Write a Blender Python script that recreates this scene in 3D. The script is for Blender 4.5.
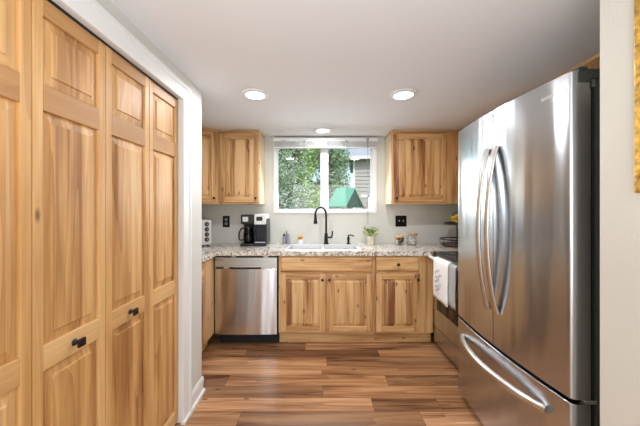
import bpy, bmesh, math, random
from mathutils import Vector, Matrix
random.seed(7)
PI = math.pi
for o in list(bpy.data.objects): bpy.data.objects.remove(o, do_unlink=True)
C = bpy.context.scene.collection
S = bpy.context.scene

# ------------------------------------------------------------------ camera, world, light
CAMZ = 1.33
cam = bpy.data.cameras.new('camera'); co = bpy.data.objects.new('camera', cam); C.objects.link(co)
co.location = (0, 0, CAMZ); co.rotation_euler = (PI/2, 0, 0)
cam.sensor_width = 36; cam.lens = 284/640*36
cam.shift_x = 2/640; cam.shift_y = -5/640
cam.clip_start = 0.02
S.camera = co
S.view_settings.view_transform = 'Standard'; S.view_settings.look = 'None'
S.view_settings.gamma = 1; S.view_settings.use_curve_mapping = False
S.view_settings.exposure = 0.5

W = bpy.data.worlds.new('world'); S.world = W; W.use_nodes = True
nt = W.node_tree; nt.nodes.clear()
sky = nt.nodes.new('ShaderNodeTexSky'); sky.sky_type = 'NISHITA'; sky.sun_disc = False
sky.sun_elevation = math.radians(48); sky.sun_rotation = math.radians(150); sky.dust_density = 2.5
bg = nt.nodes.new('ShaderNodeBackground'); bg.inputs['Strength'].default_value = 0.22
wo = nt.nodes.new('ShaderNodeOutputWorld')
nt.links.new(sky.outputs[0], bg.inputs[0]); nt.links.new(bg.outputs[0], wo.inputs[0])

def lamp(name, kind, loc, rot, energy, color=(1, 1, 1), **kw):
    l = bpy.data.lights.new(name, kind); l.energy = energy; l.color = color
    for k, v in kw.items(): setattr(l, k, v)
    o = bpy.data.objects.new(name, l); C.objects.link(o); o.location = loc; o.rotation_euler = rot
    return o
lamp('sun', 'SUN', (0, 0, 20), (math.radians(42), math.radians(8), 0), 1.7, (1, .97, .9), angle=math.radians(2))
# added fill light behind the viewer, and daylight of the window over the sink
lamp('rear_fill', 'AREA', (-0.1, -2.55, 1.15), (PI/2, 0, 0), 38, (.88, .94, 1), shape='RECTANGLE', size=2.2, size_y=1.9)
lamp('window_daylight', 'AREA', (0.083, 3.365, 1.57), (-PI/2+.6, 0, 0), 9.5, (.86, .93, 1), shape='RECTANGLE', size=1.1, size_y=.5)
# unseen upward fill added behind the viewer, its light spread by the ceiling
lamp('ceiling_bounce_fill', 'AREA', (-.1, -.35, 1.15), (PI, 0, 0), 24, (.86, .93, 1), shape='DISK', size=.9)

# ------------------------------------------------------------------ materials
def mat(name):
    m = bpy.data.materials.new(name); m.use_nodes = True
    return m, m.node_tree, m.node_tree.nodes['Principled BSDF']
def N(nt, t, **kw):
    n = nt.nodes.new(t)
    for k, v in kw.items(): setattr(n, k, v)
    return n
def plain(name, col, rough=.5, metal=0, bump=0, bscale=80, var=0, vscale=6, **kw):
    m, nt, b = mat(name)
    b.inputs['Base Color'].default_value = (*col, 1); b.inputs['Roughness'].default_value = rough
    b.inputs['Metallic'].default_value = metal
    for k, v in kw.items(): b.inputs[k].default_value = v
    tc = N(nt, 'ShaderNodeTexCoord')
    if var:
        n = N(nt, 'ShaderNodeTexNoise'); n.inputs['Scale'].default_value = vscale; n.inputs['Detail'].default_value = 5
        r = N(nt, 'ShaderNodeValToRGB')
        r.color_ramp.elements[0].position = .3; r.color_ramp.elements[1].position = .7
        r.color_ramp.elements[0].color = (*[c*(1-var) for c in col], 1)
        r.color_ramp.elements[1].color = (*[min(1, c*(1+var)) for c in col], 1)
        nt.links.new(tc.outputs['Object'], n.inputs['Vector']); nt.links.new(n.outputs['Fac'], r.inputs[0])
        nt.links.new(r.outputs[0], b.inputs['Base Color'])
    if bump:
        n = N(nt, 'ShaderNodeTexNoise'); n.inputs['Scale'].default_value = bscale; n.inputs['Detail'].default_value = 3
        bp = N(nt, 'ShaderNodeBump'); bp.inputs['Strength'].default_value = bump; bp.inputs['Distance'].default_value = .003
        nt.links.new(tc.outputs['Object'], n.inputs['Vector']); nt.links.new(n.outputs['Fac'], bp.inputs['Height'])
        nt.links.new(bp.outputs[0], b.inputs['Normal'])
    return m
def math_n(nt, op, a, b=None, c=None):
    n = N(nt, 'ShaderNodeMath', operation=op)
    for i, v in enumerate((a, b, c)):
        if v is None: continue
        if isinstance(v, (int, float)): n.inputs[i].default_value = v
        else: nt.links.new(v, n.inputs[i])
    return n.outputs[0]
def wood(name, light, mid, dark, axis='Z', stave=0, stave_amt=.35, knots=.5, rough=.38, contrast=1.0, attr=None, spread=.16):
    """straight-grained timber: long streaks along one axis, boards glued side by side, a few knots"""
    m, nt, b = mat(name)
    L = nt.links.new
    tc = N(nt, 'ShaderNodeTexCoord'); oi = N(nt, 'ShaderNodeObjectInfo')
    off = N(nt, 'ShaderNodeVectorMath', operation='ADD'); L(tc.outputs['Object'], off.inputs[0])
    rnd = math_n(nt, 'MULTIPLY', oi.outputs['Random'], 37.0)
    cmb = N(nt, 'ShaderNodeCombineXYZ'); [L(rnd, cmb.inputs[i]) for i in range(3)]
    if attr:
        at = N(nt, 'ShaderNodeAttribute', attribute_name=attr)
        sep = N(nt, 'ShaderNodeSeparateColor'); L(at.outputs['Color'], sep.inputs[0])
        sh = math_n(nt, 'MULTIPLY', sep.outputs[1], 91.0)
        cmb2 = N(nt, 'ShaderNodeCombineXYZ'); [L(sh, cmb2.inputs[i]) for i in range(3)]
        L(cmb2.outputs[0], off.inputs[1])
    else:
        L(cmb.outputs[0], off.inputs[1])
    def scaled(a, g):
        mp = N(nt, 'ShaderNodeMapping')
        mp.inputs['Scale'].default_value = tuple(g if ax == axis else a for ax in 'XYZ')
        L(off.outputs[0], mp.inputs['Vector']); return mp.outputs[0]
    n1 = N(nt, 'ShaderNodeTexNoise'); n1.inputs['Scale'].default_value = 1; n1.inputs['Detail'].default_value = 5
    n1.inputs['Distortion'].default_value = .6; L(scaled(13, 1.0), n1.inputs['Vector'])
    n2 = N(nt, 'ShaderNodeTexNoise'); n2.inputs['Scale'].default_value = 1; n2.inputs['Detail'].default_value = 4
    L(scaled(95, 2.6), n2.inputs['Vector'])
    n3 = N(nt, 'ShaderNodeTexNoise'); n3.inputs['Scale'].default_value = 1; n3.inputs['Detail'].default_value = 1
    L(scaled(8, .55), n3.inputs['Vector'])
    # cathedral rings
    rg = math_n(nt, 'FRACT', math_n(nt, 'MULTIPLY', n3.outputs['Fac'], 9.0))
    f = math_n(nt, 'MULTIPLY', math_n(nt, 'SUBTRACT', n1.outputs['Fac'], .5), 1.25*contrast)
    f = math_n(nt, 'ADD', f, math_n(nt, 'MULTIPLY', math_n(nt, 'SUBTRACT', n2.outputs['Fac'], .5), .42*contrast))
    f = math_n(nt, 'ADD', f, math_n(nt, 'MULTIPLY', math_n(nt, 'SUBTRACT', rg, .5), .17*contrast))
    f = math_n(nt, 'ADD', f, .48)
    if attr:
        f = math_n(nt, 'ADD', f, math_n(nt, 'MULTIPLY', math_n(nt, 'SUBTRACT', sep.outputs[0], .5), .0))
    else:
        f = math_n(nt, 'ADD', f, math_n(nt, 'MULTIPLY', math_n(nt, 'SUBTRACT', oi.outputs['Random'], .5), spread))
    if stave:
        sx = N(nt, 'ShaderNodeSeparateXYZ'); L(off.outputs[0], sx.inputs[0])
        if axis == 'Z': q = math_n(nt, 'ADD', sx.outputs[0], sx.outputs[1])
        else: q = sx.outputs[2]
        wob = N(nt, 'ShaderNodeTexWhiteNoise', noise_dimensions='1D')
        L(math_n(nt, 'FLOOR', math_n(nt, 'DIVIDE', q, stave)), wob.inputs['W'])
        f = math_n(nt, 'ADD', f, math_n(nt, 'MULTIPLY', math_n(nt, 'SUBTRACT', wob.outputs['Value'], .5), stave_amt))
    r = N(nt, 'ShaderNodeValToRGB'); e = r.color_ramp.elements
    e[0].position = .12; e[0].color = (*light, 1); e[1].position = .95; e[1].color = (*dark, 1)
    x = e.new(.5); x.color = (*mid, 1)
    L(f, r.inputs[0])
    col = r.outputs[0]
    if attr:
        tint = N(nt, 'ShaderNodeValToRGB'); t = tint.color_ramp.elements
        t[0].position = 0; t[0].color = (.30, .20, .15, 1); t[1].position = 1; t[1].color = (1.25, 1.08, .98, 1)
        y = t.new(.33); y.color = (.56, .44, .37, 1); z = t.new(.66); z.color = (.95, .76, .60, 1)
        L(sep.outputs[0], tint.inputs[0])
        mx = N(nt, 'ShaderNodeMix', data_type='RGBA', blend_type='MULTIPLY'); mx.inputs[0].default_value = 1
        L(col, mx.inputs[6]); L(tint.outputs[0], mx.inputs[7]); col = mx.outputs[2]
    if knots:
        v = N(nt, 'ShaderNodeTexVoronoi', voronoi_dimensions='2D'); v.inputs['Scale'].default_value = 1; v.inputs['Randomness'].default_value = 1
        ks = N(nt, 'ShaderNodeSeparateXYZ'); L(off.outputs[0], ks.inputs[0])
        wave = math_n(nt, 'MULTIPLY', n1.outputs['Fac'], .035)
        i_ = 'XYZ'.index(axis); oth = [k for k in range(3) if k != i_]
        acr = math_n(nt, 'MULTIPLY', math_n(nt, 'ADD', math_n(nt, 'ADD', ks.outputs[oth[0]], ks.outputs[oth[1]]), wave), 10.5)
        alo = math_n(nt, 'MULTIPLY', ks.outputs[i_], 4.6)
        kv = N(nt, 'ShaderNodeCombineXYZ'); L(acr, kv.inputs[0]); L(alo, kv.inputs[1]); L(kv.outputs[0], v.inputs['Vector'])
        kr = N(nt, 'ShaderNodeValToRGB'); k = kr.color_ramp.elements
        k[0].position = .035; k[0].color = (1, 1, 1, 1); k[1].position = .13; k[1].color = (0, 0, 0, 1)
        L(v.outputs['Distance'], kr.inputs[0])
        vs = N(nt, 'ShaderNodeSeparateColor'); L(v.outputs['Color'], vs.inputs[0])
        pick = math_n(nt, 'LESS_THAN', vs.outputs[0], knots)
        mx = N(nt, 'ShaderNodeMix', data_type='RGBA')
        L(math_n(nt, 'MULTIPLY', math_n(nt, 'MULTIPLY', kr.outputs[0], pick), .8), mx.inputs[0])
        L(col, mx.inputs[6]); mx.inputs[7].default_value = (*[c*.35 for c in dark], 1); col = mx.outputs[2]
    L(col, b.inputs['Base Color'])
    b.inputs['Roughness'].default_value = rough
    bp = N(nt, 'ShaderNodeBump'); bp.inputs['Strength'].default_value = .12; bp.inputs['Distance'].default_value = .001
    L(n2.outputs['Fac'], bp.inputs['Height']); L(bp.outputs[0], b.inputs['Normal'])
    return m

M = {}
HL, HM, HD = (.76, .49, .235), (.61, .34, .135), (.24, .085, .027)
M['hick_v'] = wood('hickory_upright', HL, HM, HD, 'Z', .075, .42, .26, contrast=1.3)
M['hick_x'] = wood('hickory_level', HL, HM, HD, 'X', 0, 0, .22, contrast=1.3)
M['maple'] = wood('pale_veneer', (.82, .68, .47), (.76, .60, .39), (.6, .42, .25), 'Z', 0, 0, 0, contrast=.5)
M['hick_panel'] = wood('hickory_panel', HL, HM, HD, 'Z', .052, .75, .32, contrast=1.35)
PL, PM, PD = (.76, .47, .205), (.61, .33, .118), (.33, .14, .04)
M['pine_v'] = wood('pine_upright', PL, PM, PD, 'Z', 0, 0, .05, rough=.46, contrast=1.05, spread=.3)
M['pine_panel'] = wood('pine_panel', PL, PM, PD, 'Z', .06, .40, .05, rough=.46, contrast=1.4)
M['pine_rail'] = wood('pine_rail', (.80, .52, .245), (.67, .395, .16), (.44, .22, .08), 'Y', 0, 0, .04, rough=.46, contrast=.7)
M['pine_dark'] = wood('pine_amber_rail', (.56, .31, .12), (.47, .235, .08), (.30, .13, .04), 'Y', 0, 0, .04, rough=.46, contrast=.7)
M['floor'] = wood('floor_planks', (.60, .41, .25), (.42, .25, .14), (.13, .068, .036), 'X', 0, 0, .14, rough=.26, contrast=1.5, attr='tone')
M['tray_wood'] = wood('dark_tray_wood', (.12, .06, .03), (.08, .04, .02), (.03, .015, .01), 'X', 0, 0, 0)
M['acacia'] = wood('lid_wood', (.66, .40, .18), (.55, .29, .12), (.3, .13, .05), 'X', 0, 0, 0)
M['wall'] = plain('wall_paint', (.655, .645, .605), .75, bump=.12, bscale=160)
M['wall_near'] = plain('partition_paint', (.70, .675, .605), .8, bump=.35, bscale=120)
M['backsplash'] = plain('smooth_wall_paint', (.665, .66, .61), .6, bump=.05, bscale=160)
M['ceil'] = plain('ceiling_paint', (.78, .785, .80), .8, bump=.25, bscale=90)
M['white'] = plain('white_gloss_paint', (.80, .80, .79), .4)
M['vinyl'] = plain('white_vinyl', (.84, .85, .86), .35)
M['black'] = plain('black_metal', (.012, .011, .012), .35, .3)
M['bronze'] = plain('oil_rubbed_bronze', (.022, .019, .018), .28, .7)
M['blackp'] = plain('black_plastic', (.018, .018, .020), .35)
M['navy'] = plain('dark_blue_plastic', (.012, .014, .026), .3)
M['chrome'] = plain('bright_steel', (.8, .8, .8), .2, 1)
M['dark_gap'] = plain('black_rubber', (.01, .01, .01), .8)
M['greyp'] = plain('grey_plastic', (.30, .31, .31), .5)
M['steelp'] = plain('matte_silver', (.50, .50, .48), .38, .7)
M['glossblk'] = plain('black_ceramic_glass', (.015, .015, .017), .08)
M['whitep'] = plain('white_plastic', (.78, .78, .77), .4)
M['hinge'] = plain('hinge_grey', (.05, .055, .048), .5)
M['gold'] = plain('gold_leaf', (.62, .36, .07), .4, .5, bump=1.0, bscale=90, var=.55, vscale=60)
M['canvas'] = plain('picture_board', (.35, .30, .22), .7, var=.3)
M['yellow'] = plain('banana_skin', (.85, .55, .03), .5, var=.12, vscale=20)
M['brown'] = plain('banana_tip', (.12, .07, .02), .6)
M['cream'] = plain('cream_ceramic', (.72, .66, .52), .5, var=.05, vscale=25)
M['wceramic'] = plain('white_ceramic', (.82, .81, .78), .3)
M['orange'] = plain('orange_scrubber', (.72, .36, .10), .8, bump=.9, bscale=120, var=.3, vscale=90)
M['leaf_y'] = plain('yellow_green_leaf', (.38, .44, .07), .5, var=.3, vscale=40)
M['leaf_d'] = plain('deep_green_leaf', (.10, .20, .05), .5, var=.3, vscale=40)
M['soil'] = plain('potting_soil', (.05, .035, .02), .9)
M['towel'] = plain('white_cotton', (.86, .86, .86), .9, bump=.3, bscale=300)
M['towel_g'] = plain('grey_cotton', (.38, .39, .38), .9, bump=.3, bscale=300)
M['ink'] = plain('grey_print', (.36, .38, .40), .8)
M['lav'] = plain('smoked_glass', (.34, .33, .40), .2, **{'Alpha': .82})
M['moss'] = plain('green_grey_stopper', (.20, .22, .15), .5)
M['cord'] = plain('grey_cord', (.25, .25, .25), .6)
M['siding'] = None
M['grass'] = plain('lawn', (.12, .22, .05), .9, var=.4, vscale=2)
M['roofing'] = plain('grey_shingle', (.34, .37, .42), .9, var=.15, vscale=8)
M['tarp'] = plain('green_canvas', (.13, .40, .28), .65, var=.06, vscale=3)
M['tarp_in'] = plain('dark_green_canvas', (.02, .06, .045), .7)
M['bark'] = plain('bark', (.10, .075, .05), .9, var=.3, vscale=10)
M['timber'] = plain('playset_timber', (.35, .22, .12), .8, var=.2, vscale=10)

def emis(name, col, s):
    m, nt, b = mat(name)
    b.inputs['Base Color'].default_value = (*col, 1)
    b.inputs['Emission Color'].default_value = (*col, 1); b.inputs['Emission Strength'].default_value = s
    return m
M['diffuser'] = emis('lit_diffuser', (1, .98, .95), 5)

def glass(name, tint=(1, 1, 1), refl=1.0):
    m = bpy.data.materials.new(name); m.use_nodes = True; nt = m.node_tree; nt.nodes.clear()
    t = N(nt, 'ShaderNodeBsdfTransparent'); t.inputs[0].default_value = (*tint, 1)
    g = N(nt, 'ShaderNodeBsdfGlossy'); g.inputs['Roughness'].default_value = .02
    f = N(nt, 'ShaderNodeFresnel'); f.inputs[0].default_value = 1.45
    mx = N(nt, 'ShaderNodeMixShader'); o = N(nt, 'ShaderNodeOutputMaterial')
    nt.links.new(math_n(nt, 'MULTIPLY', f.outputs[0], refl), mx.inputs[0])
    nt.links.new(t.outputs[0], mx.inputs[1]); nt.links.new(g.outputs[0], mx.inputs[2]); nt.links.new(mx.outputs[0], o.inputs[0])
    return m
M['pane'] = glass('window_glass', (.97, .99, .98), .8)
M['jar'] = glass('jar_glass', (.985, .99, .985), .2)
M['carafe'] = glass('carafe_glass', (.45, .45, .45))

def steel(name, col=(.56, .58, .61), rough=.22, aniso=.75, ax='Z'):
    """brushed stainless sheet: fine level brushing that smears reflections upright"""
    m, nt, b = mat(name); L = nt.links.new
    b.inputs['Metallic'].default_value = 1; b.inputs['Roughness'].default_value = rough
    tc = N(nt, 'ShaderNodeTexCoord')
    mp = N(nt, 'ShaderNodeMapping'); mp.inputs['Scale'].default_value = (2, 2, 260) if ax == 'Z' else (260, 260, 2)
    L(tc.outputs['Object'], mp.inputs[0])
    n = N(nt, 'ShaderNodeTexNoise'); n.inputs['Scale'].default_value = 1; n.inputs['Detail'].default_value = 3; L(mp.outputs[0], n.inputs['Vector'])
    bp = N(nt, 'ShaderNodeBump'); bp.inputs['Strength'].default_value = .10; bp.inputs['Distance'].default_value = .0006
    L(n.outputs['Fac'], bp.inputs['Height'])
    # the sheet's own slow unevenness
    mp2 = N(nt, 'ShaderNodeMapping'); mp2.inputs['Scale'].default_value = (10, 10, .8)
    L(tc.outputs['Object'], mp2.inputs[0])
    n2 = N(nt, 'ShaderNodeTexNoise'); n2.inputs['Scale'].default_value = 1; n2.inputs['Detail'].default_value = 1; L(mp2.outputs[0], n2.inputs['Vector'])
    bp2 = N(nt, 'ShaderNodeBump'); bp2.inputs['Strength'].default_value = .5; bp2.inputs['Distance'].default_value = .012
    L(n2.outputs['Fac'], bp2.inputs['Height']); L(bp.outputs[0], bp2.inputs['Normal']); L(bp2.outputs[0], b.inputs['Normal'])
    b.inputs['Base Color'].default_value = (*col, 1)
    if aniso:
        b.inputs['Anisotropic'].default_value = aniso; b.inputs['Anisotropic Rotation'].default_value = .25
        tg = N(nt, 'ShaderNodeTangent', direction_type='RADIAL', axis='Z'); L(tg.outputs[0], b.inputs['Tangent'])
    return m
M['steel'] = steel('brushed_stainless')
M['steel_bar'] = plain('satin_steel_bar', (.66, .65, .63), .26, 1)
M['dw_steel'] = steel('brushed_stainless_front', (.68, .69, .70), .24)
M['sink'] = plain('sink_steel', (.84, .84, .84), .38, 1)

def granite():
    m, nt, b = mat('speckled_granite'); L = nt.links.new
    tc = N(nt, 'ShaderNodeTexCoord')
    n = N(nt, 'ShaderNodeTexNoise'); n.inputs['Scale'].default_value = 26; n.inputs['Detail'].default_value = 8; n.inputs['Roughness'].default_value = .75
    L(tc.outputs['Object'], n.inputs['Vector'])
    r = N(nt, 'ShaderNodeValToRGB'); e = r.color_ramp.elements
    e[0].position = .30; e[0].color = (.06, .045, .04, 1); e[1].position = .72; e[1].color = (.86, .84, .79, 1)
    for p, c in ((.39, (.16, .10, .07)), (.45, (.50, .40, .31)), (.51, (.78, .74, .66)), (.585, (.80, .77, .71)), (.63, (.38, .32, .26))):
        x = e.new(p); x.color = (*c, 1)
    L(n.outputs['Fac'], r.inputs[0])
    v = N(nt, 'ShaderNodeTexVoronoi'); v.inputs['Scale'].default_value = 95; L(tc.outputs['Object'], v.inputs['Vector'])
    s = N(nt, 'ShaderNodeSeparateColor'); L(v.outputs['Color'], s.inputs[0])
    mx = N(nt, 'ShaderNodeMix', data_type='RGBA'); L(math_n(nt, 'MULTIPLY', math_n(nt, 'GREATER_THAN', s.outputs[0], .84), .75), mx.inputs[0])
    L(r.outputs[0], mx.inputs[6]); mx.inputs[7].default_value = (.10, .07, .06, 1)
    L(mx.outputs[2], b.inputs['Base Color']); b.inputs['Roughness'].default_value = .08
    return m
M['granite'] = granite()
def siding():
    m, nt, b = mat('lap_siding'); L = nt.links.new
    tc = N(nt, 'ShaderNodeTexCoord'); sx = N(nt, 'ShaderNodeSeparateXYZ'); L(tc.outputs['Object'], sx.inputs[0])
    fr = math_n(nt, 'FRACT', math_n(nt, 'MULTIPLY', sx.outputs[2], 1/.19))
    b.inputs['Base Color'].default_value = (.42, .40, .40, 1); b.inputs['Roughness'].default_value = .8
    return m
M['siding'] = siding()
def leafmat(name, a, c):
    m, nt, b = mat(name); L = nt.links.new
    g = N(nt, 'ShaderNodeAttribute', attribute_name='tone')
    r = N(nt, 'ShaderNodeValToRGB'); r.color_ramp.elements[0].color = (*a, 1); r.color_ramp.elements[1].color = (*c, 1)
    s = N(nt, 'ShaderNodeSeparateColor'); L(g.outputs['Color'], s.inputs[0]); L(s.outputs[0], r.inputs[0])
    L(r.outputs[0], b.inputs['Base Color']); b.inputs['Roughness'].default_value = .6
    b.inputs['Subsurface Weight'].default_value = 0
    return m
M['lf_silver'] = leafmat('silver_green_leaves', (.10, .19, .11), (.52, .62, .50))
M['lf_bright'] = leafmat('bright_green_leaves', (.14, .30, .05), (.52, .70, .20))
M['lf_mid'] = leafmat('mid_green_leaves', (.06, .15, .06), (.36, .50, .28))

# ------------------------------------------------------------------ mesh helpers
class MB:
    def __init__(s): s.bm = bmesh.new(); s.mi = 0; s.tone = None
    def _f(s, vs):
        try: f = s.bm.faces.new(vs); f.material_index = s.mi; return f
        except ValueError: return None
    def box(s, x0, x1, y0, y1, z0, z1, rz=0, at=(0, 0)):
        if x0 > x1: x0, x1 = x1, x0
        if y0 > y1: y0, y1 = y1, y0
        p = [(x0, y0, z0), (x1, y0, z0), (x1, y1, z0), (x0, y1, z0), (x0, y0, z1), (x1, y0, z1), (x1, y1, z1), (x0, y1, z1)]
        v = [s.bm.verts.new(q) for q in p]
        for q in ((3, 2, 1, 0), (4, 5, 6, 7), (0, 1, 5, 4), (1, 2, 6, 5), (2, 3, 7, 6), (3, 0, 4, 7)): s._f([v[i] for i in q])
        return s
    def prism(s, pts, a, b, axis='Z'):
        def P(p, t): return {'Z': (p[0], p[1], t), 'Y': (p[0], t, p[1]), 'X': (t, p[0], p[1])}[axis]
        lo = [s.bm.verts.new(P(p, a)) for p in pts]; hi = [s.bm.verts.new(P(p, b)) for p in pts]
        n = len(pts); s._f(lo[::-1]); s._f(hi)
        for i in range(n): s._f([lo[i], lo[(i+1) % n], hi[(i+1) % n], hi[i]])
        return s
    def ring(s, c, r, n, ax, ax2, sq=1):
        return [s.bm.verts.new(Vector(c) + ax*(r*math.cos(2*PI*i/n)) + ax2*(r*sq*math.sin(2*PI*i/n))) for i in range(n)]
    def skin(s, rings, cap=True):
        for a, b in zip(rings, rings[1:]):
            n = len(a)
            for i in range(n): s._f([a[i], a[(i+1) % n], b[(i+1) % n], b[i]])
        if cap: s._f(rings[0][::-1]); s._f(rings[-1])
        return s
    def lathe(s, c, prof, n=24, axis='Z', cap=True):
        A = {'Z': (Vector((1, 0, 0)), Vector((0, 1, 0)), Vector((0, 0, 1))), 'Y': (Vector((0, 0, 1)), Vector((1, 0, 0)), Vector((0, 1, 0))),
             'X': (Vector((0, 1, 0)), Vector((0, 0, 1)), Vector((1, 0, 0)))}[axis]
        rs = [s.ring(Vector(c)+A[2]*h, max(r, 1e-4), n, A[0], A[1]) for r, h in prof]
        return s.skin(rs, cap)
    def tube(s, pts, r, n=10, flat=1, up=None):
        pts = [Vector(p) for p in pts]; rs = []
        rr = r if isinstance(r, (list, tuple)) else [r]*len(pts)
        prev = None
        for i, p in enumerate(pts):
            t = (pts[min(i+1, len(pts)-1)]-pts[max(i-1, 0)]).normalized()
            if prev is None:
                u = Vector(up) if up else (Vector((0, 0, 1)) if abs(t.z) < .9 else Vector((1, 0, 0)))
                a = (u - t*u.dot(t)).normalized()
            else: a = (prev - t*prev.dot(t)).normalized()
            prev = a
            rs.append(s.ring(p, rr[i], n, a, t.cross(a), flat))
        return s.skin(rs)
    def build(s, name, m, parent=None, smooth=None, bevel=0, seg=2):
        bmesh.ops.recalc_face_normals(s.bm, faces=s.bm.faces)
        me = bpy.data.meshes.new(name); s.bm.to_mesh(me); s.bm.free()
        for q in (m if isinstance(m, (list, tuple)) else [m]): me.materials.append(M[q])
        if smooth is not None:
            for p in me.polygons: p.use_smooth = True
            if hasattr(me, 'set_sharp_from_angle'): me.set_sharp_from_angle(angle=math.radians(smooth))
        o = bpy.data.objects.new(name, me); C.objects.link(o)
        if parent is not None: o.parent = parent
        if bevel:
            b = o.modifiers.new('bevel', 'BEVEL'); b.width = bevel; b.segments = seg; b.limit_method = 'ANGLE'; b.angle_limit = math.radians(40)
        return o
def tag(o, label=None, cat=None, group=None, kind=None):
    if label: o['label'] = label
    if cat: o['category'] = cat
    if group: o['group'] = group
    if kind: o['kind'] = kind
    return o
def root(name, label, cat, loc=(0, 0, 0), rz=0, group=None, kind=None):
    o = bpy.data.objects.new(name, None); C.objects.link(o); o.empty_display_size = .05
    o.location = loc; o.rotation_euler = (0, 0, rz)
    return tag(o, label, cat, group, kind)
def struct(name, mb, m, label=None, cat=None, bevel=0, parent=None):
    o = mb.build(name, m, parent, bevel=bevel)
    if parent is None: tag(o, label, cat, kind='structure')
    return o
def text(name, body, size, loc, rot, m, parent, extrude=.0006, squeeze=1):
    cu = bpy.data.curves.new(name, 'FONT'); cu.body = body; cu.size = size; cu.extrude = extrude; cu.align_x = 'CENTER'; cu.align_y = 'CENTER'; cu.space_character = 1.25
    t = bpy.data.objects.new(name, cu); C.objects.link(t)
    bpy.context.view_layer.update()
    me = bpy.data.meshes.new_from_object(t.evaluated_get(bpy.context.evaluated_depsgraph_get()))
    bpy.data.objects.remove(t, do_unlink=True)
    me.materials.clear(); me.materials.append(M[m])
    me.transform(Matrix.Translation(loc) @ rot.to_4x4() @ Matrix.Diagonal((squeeze, 1, 1, 1)))
    o = bpy.data.objects.new(name, me); C.objects.link(o); o.parent = parent
    return o
from mathutils import Euler

# ------------------------------------------------------------------ room shell
XL, XR, YB, CZ = -1.67, 1.84, 3.37, 2.17         # kitchen walls, rear window wall, ceiling
FY = 2.757                                       # cabinet fronts
YN = -2.8                                        # rear wall of the room, behind the viewer
# floor: one mesh of planks, each with its own tone
def floor():
    bm = bmesh.new(); lay = bm.loops.layers.float_color.new('tone')
    w = .135; rnd = random.Random(3)
    fixed = {  # row (counted from the sink run) : joints (X) and tones
        0: [(-1.67, .40), (-.12, .78), (1.84, .5)], 1: [(-1.67, .70), (-.66, .17), (.555, .66), (1.84, .5)],
        2: [(-1.67, .74), (.075, .42), (1.84, .5)], 3: [(-1.67, .80), (.03, .56), (1.3, .3), (1.84, .5)],
        4: [(-1.67, .28), (-.70, .66), (.53, .38), (1.84, .5)], 5: [(-1.67, .36), (.035, .62), (1.84, .5)],
        6: [(-1.67, .86), (.37, .40), (.82, .60), (1.84, .5)], 7: [(-1.67, .48), (-.50, .36), (.66, .90), (1.84, .5)],
        8: [(-1.67, .6), (.2, .8), (1.84, .5)]}
    def quad(x0, x1, y0, y1, tone):
        g = .0011
        v = [bm.verts.new(p) for p in ((x0+g, y0+g, 0), (x1-g, y0+g, 0), (x1-g, y1-g, 0), (x0+g, y1-g, 0))]
        f = bm.faces.new(v); s = rnd.random()
        for l in f.loops: l[lay] = (tone, s, 0, 1)
    top = 2.80
    k = -5
    while top - w*(k+1) > YN - .1:
        y1 = top - w*k; y0 = y1 - w
        if k in fixed:
            r = fixed[k]
            for (a, t), (b, _) in zip(r, r[1:]): quad(a, b, y0, y1, t)
        else:
            x = XL - rnd.random()*1.0
            while x < XR:
                x2 = x + rnd.uniform(.7, 1.3); quad(max(x, XL), min(x2, XR), y0, y1, rnd.choice((.2, .4, .55, .65, .75, .9))); x = x2
        k += 1
    # joints lie on a dark underlay
    v = [bm.verts.new(p) for p in ((XL-.1, YN-.1, -.0015), (XR+.1, YN-.1, -.0015), (XR+.1, YB+.1, -.0015), (XL-.1, YB+.1, -.0015))]
    f = bm.faces.new(v)
    for l in f.loops: l[lay] = (0, 0, 0, 1)
    e = bmesh.ops.extrude_face_region(bm, geom=[f])
    for g in e['geom']:
        if isinstance(g, bmesh.types.BMVert): g.co.z = -.12
    bmesh.ops.recalc_face_normals(bm, faces=bm.faces)
    for f in bm.faces:
        if abs(f.calc_center_median().z) < .0005 and f.normal.z < 0: f.normal_flip()
    me = bpy.data.meshes.new('floor'); bm.to_mesh(me); bm.free(); me.materials.append(M['floor'])
    o = bpy.data.objects.new('floor', me); C.objects.link(o)
    tag(o, 'floor of mixed brown wood planks laid crosswise', 'floor', kind='structure')
floor()
struct('ceiling', MB().box(XL-.1, XR+.1, YN-.1, YB+.12, CZ, CZ+.1), 'ceil', 'low white painted kitchen ceiling with light texture', 'ceiling')
# rear window wall with the opening over the sink
WX0, WX1, WZ0, WZ1 = -.528, .695, 1.268, 2.15
b = MB(); b.box(XL-.1, WX0, YB, YB+.12, 0, CZ); b.box(WX1, XR+.1, YB, YB+.12, 0, CZ)
b.box(WX0, WX1, YB, YB+.12, 0, WZ0); b.box(WX0, WX1, YB, YB+.12, WZ1, CZ)
struct('wall_back', b, 'backsplash', 'pale greige painted wall behind the sink', 'wall')
struct('wall_left', MB().box(XL-.1, XL, 2.05, YB, 0, CZ), 'wall', 'painted side wall behind the toaster oven counter', 'wall')
struct('wall_right', MB().box(XR, XR+.1, .937, YB, 0, CZ), 'wall', 'painted side wall behind the stove and refrigerator', 'wall')
struct('wall_partition', MB().box(.93, XR, YN, .937, 0, CZ), 'wall_near', 'cream textured partition beside the refrigerator', 'wall')
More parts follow.
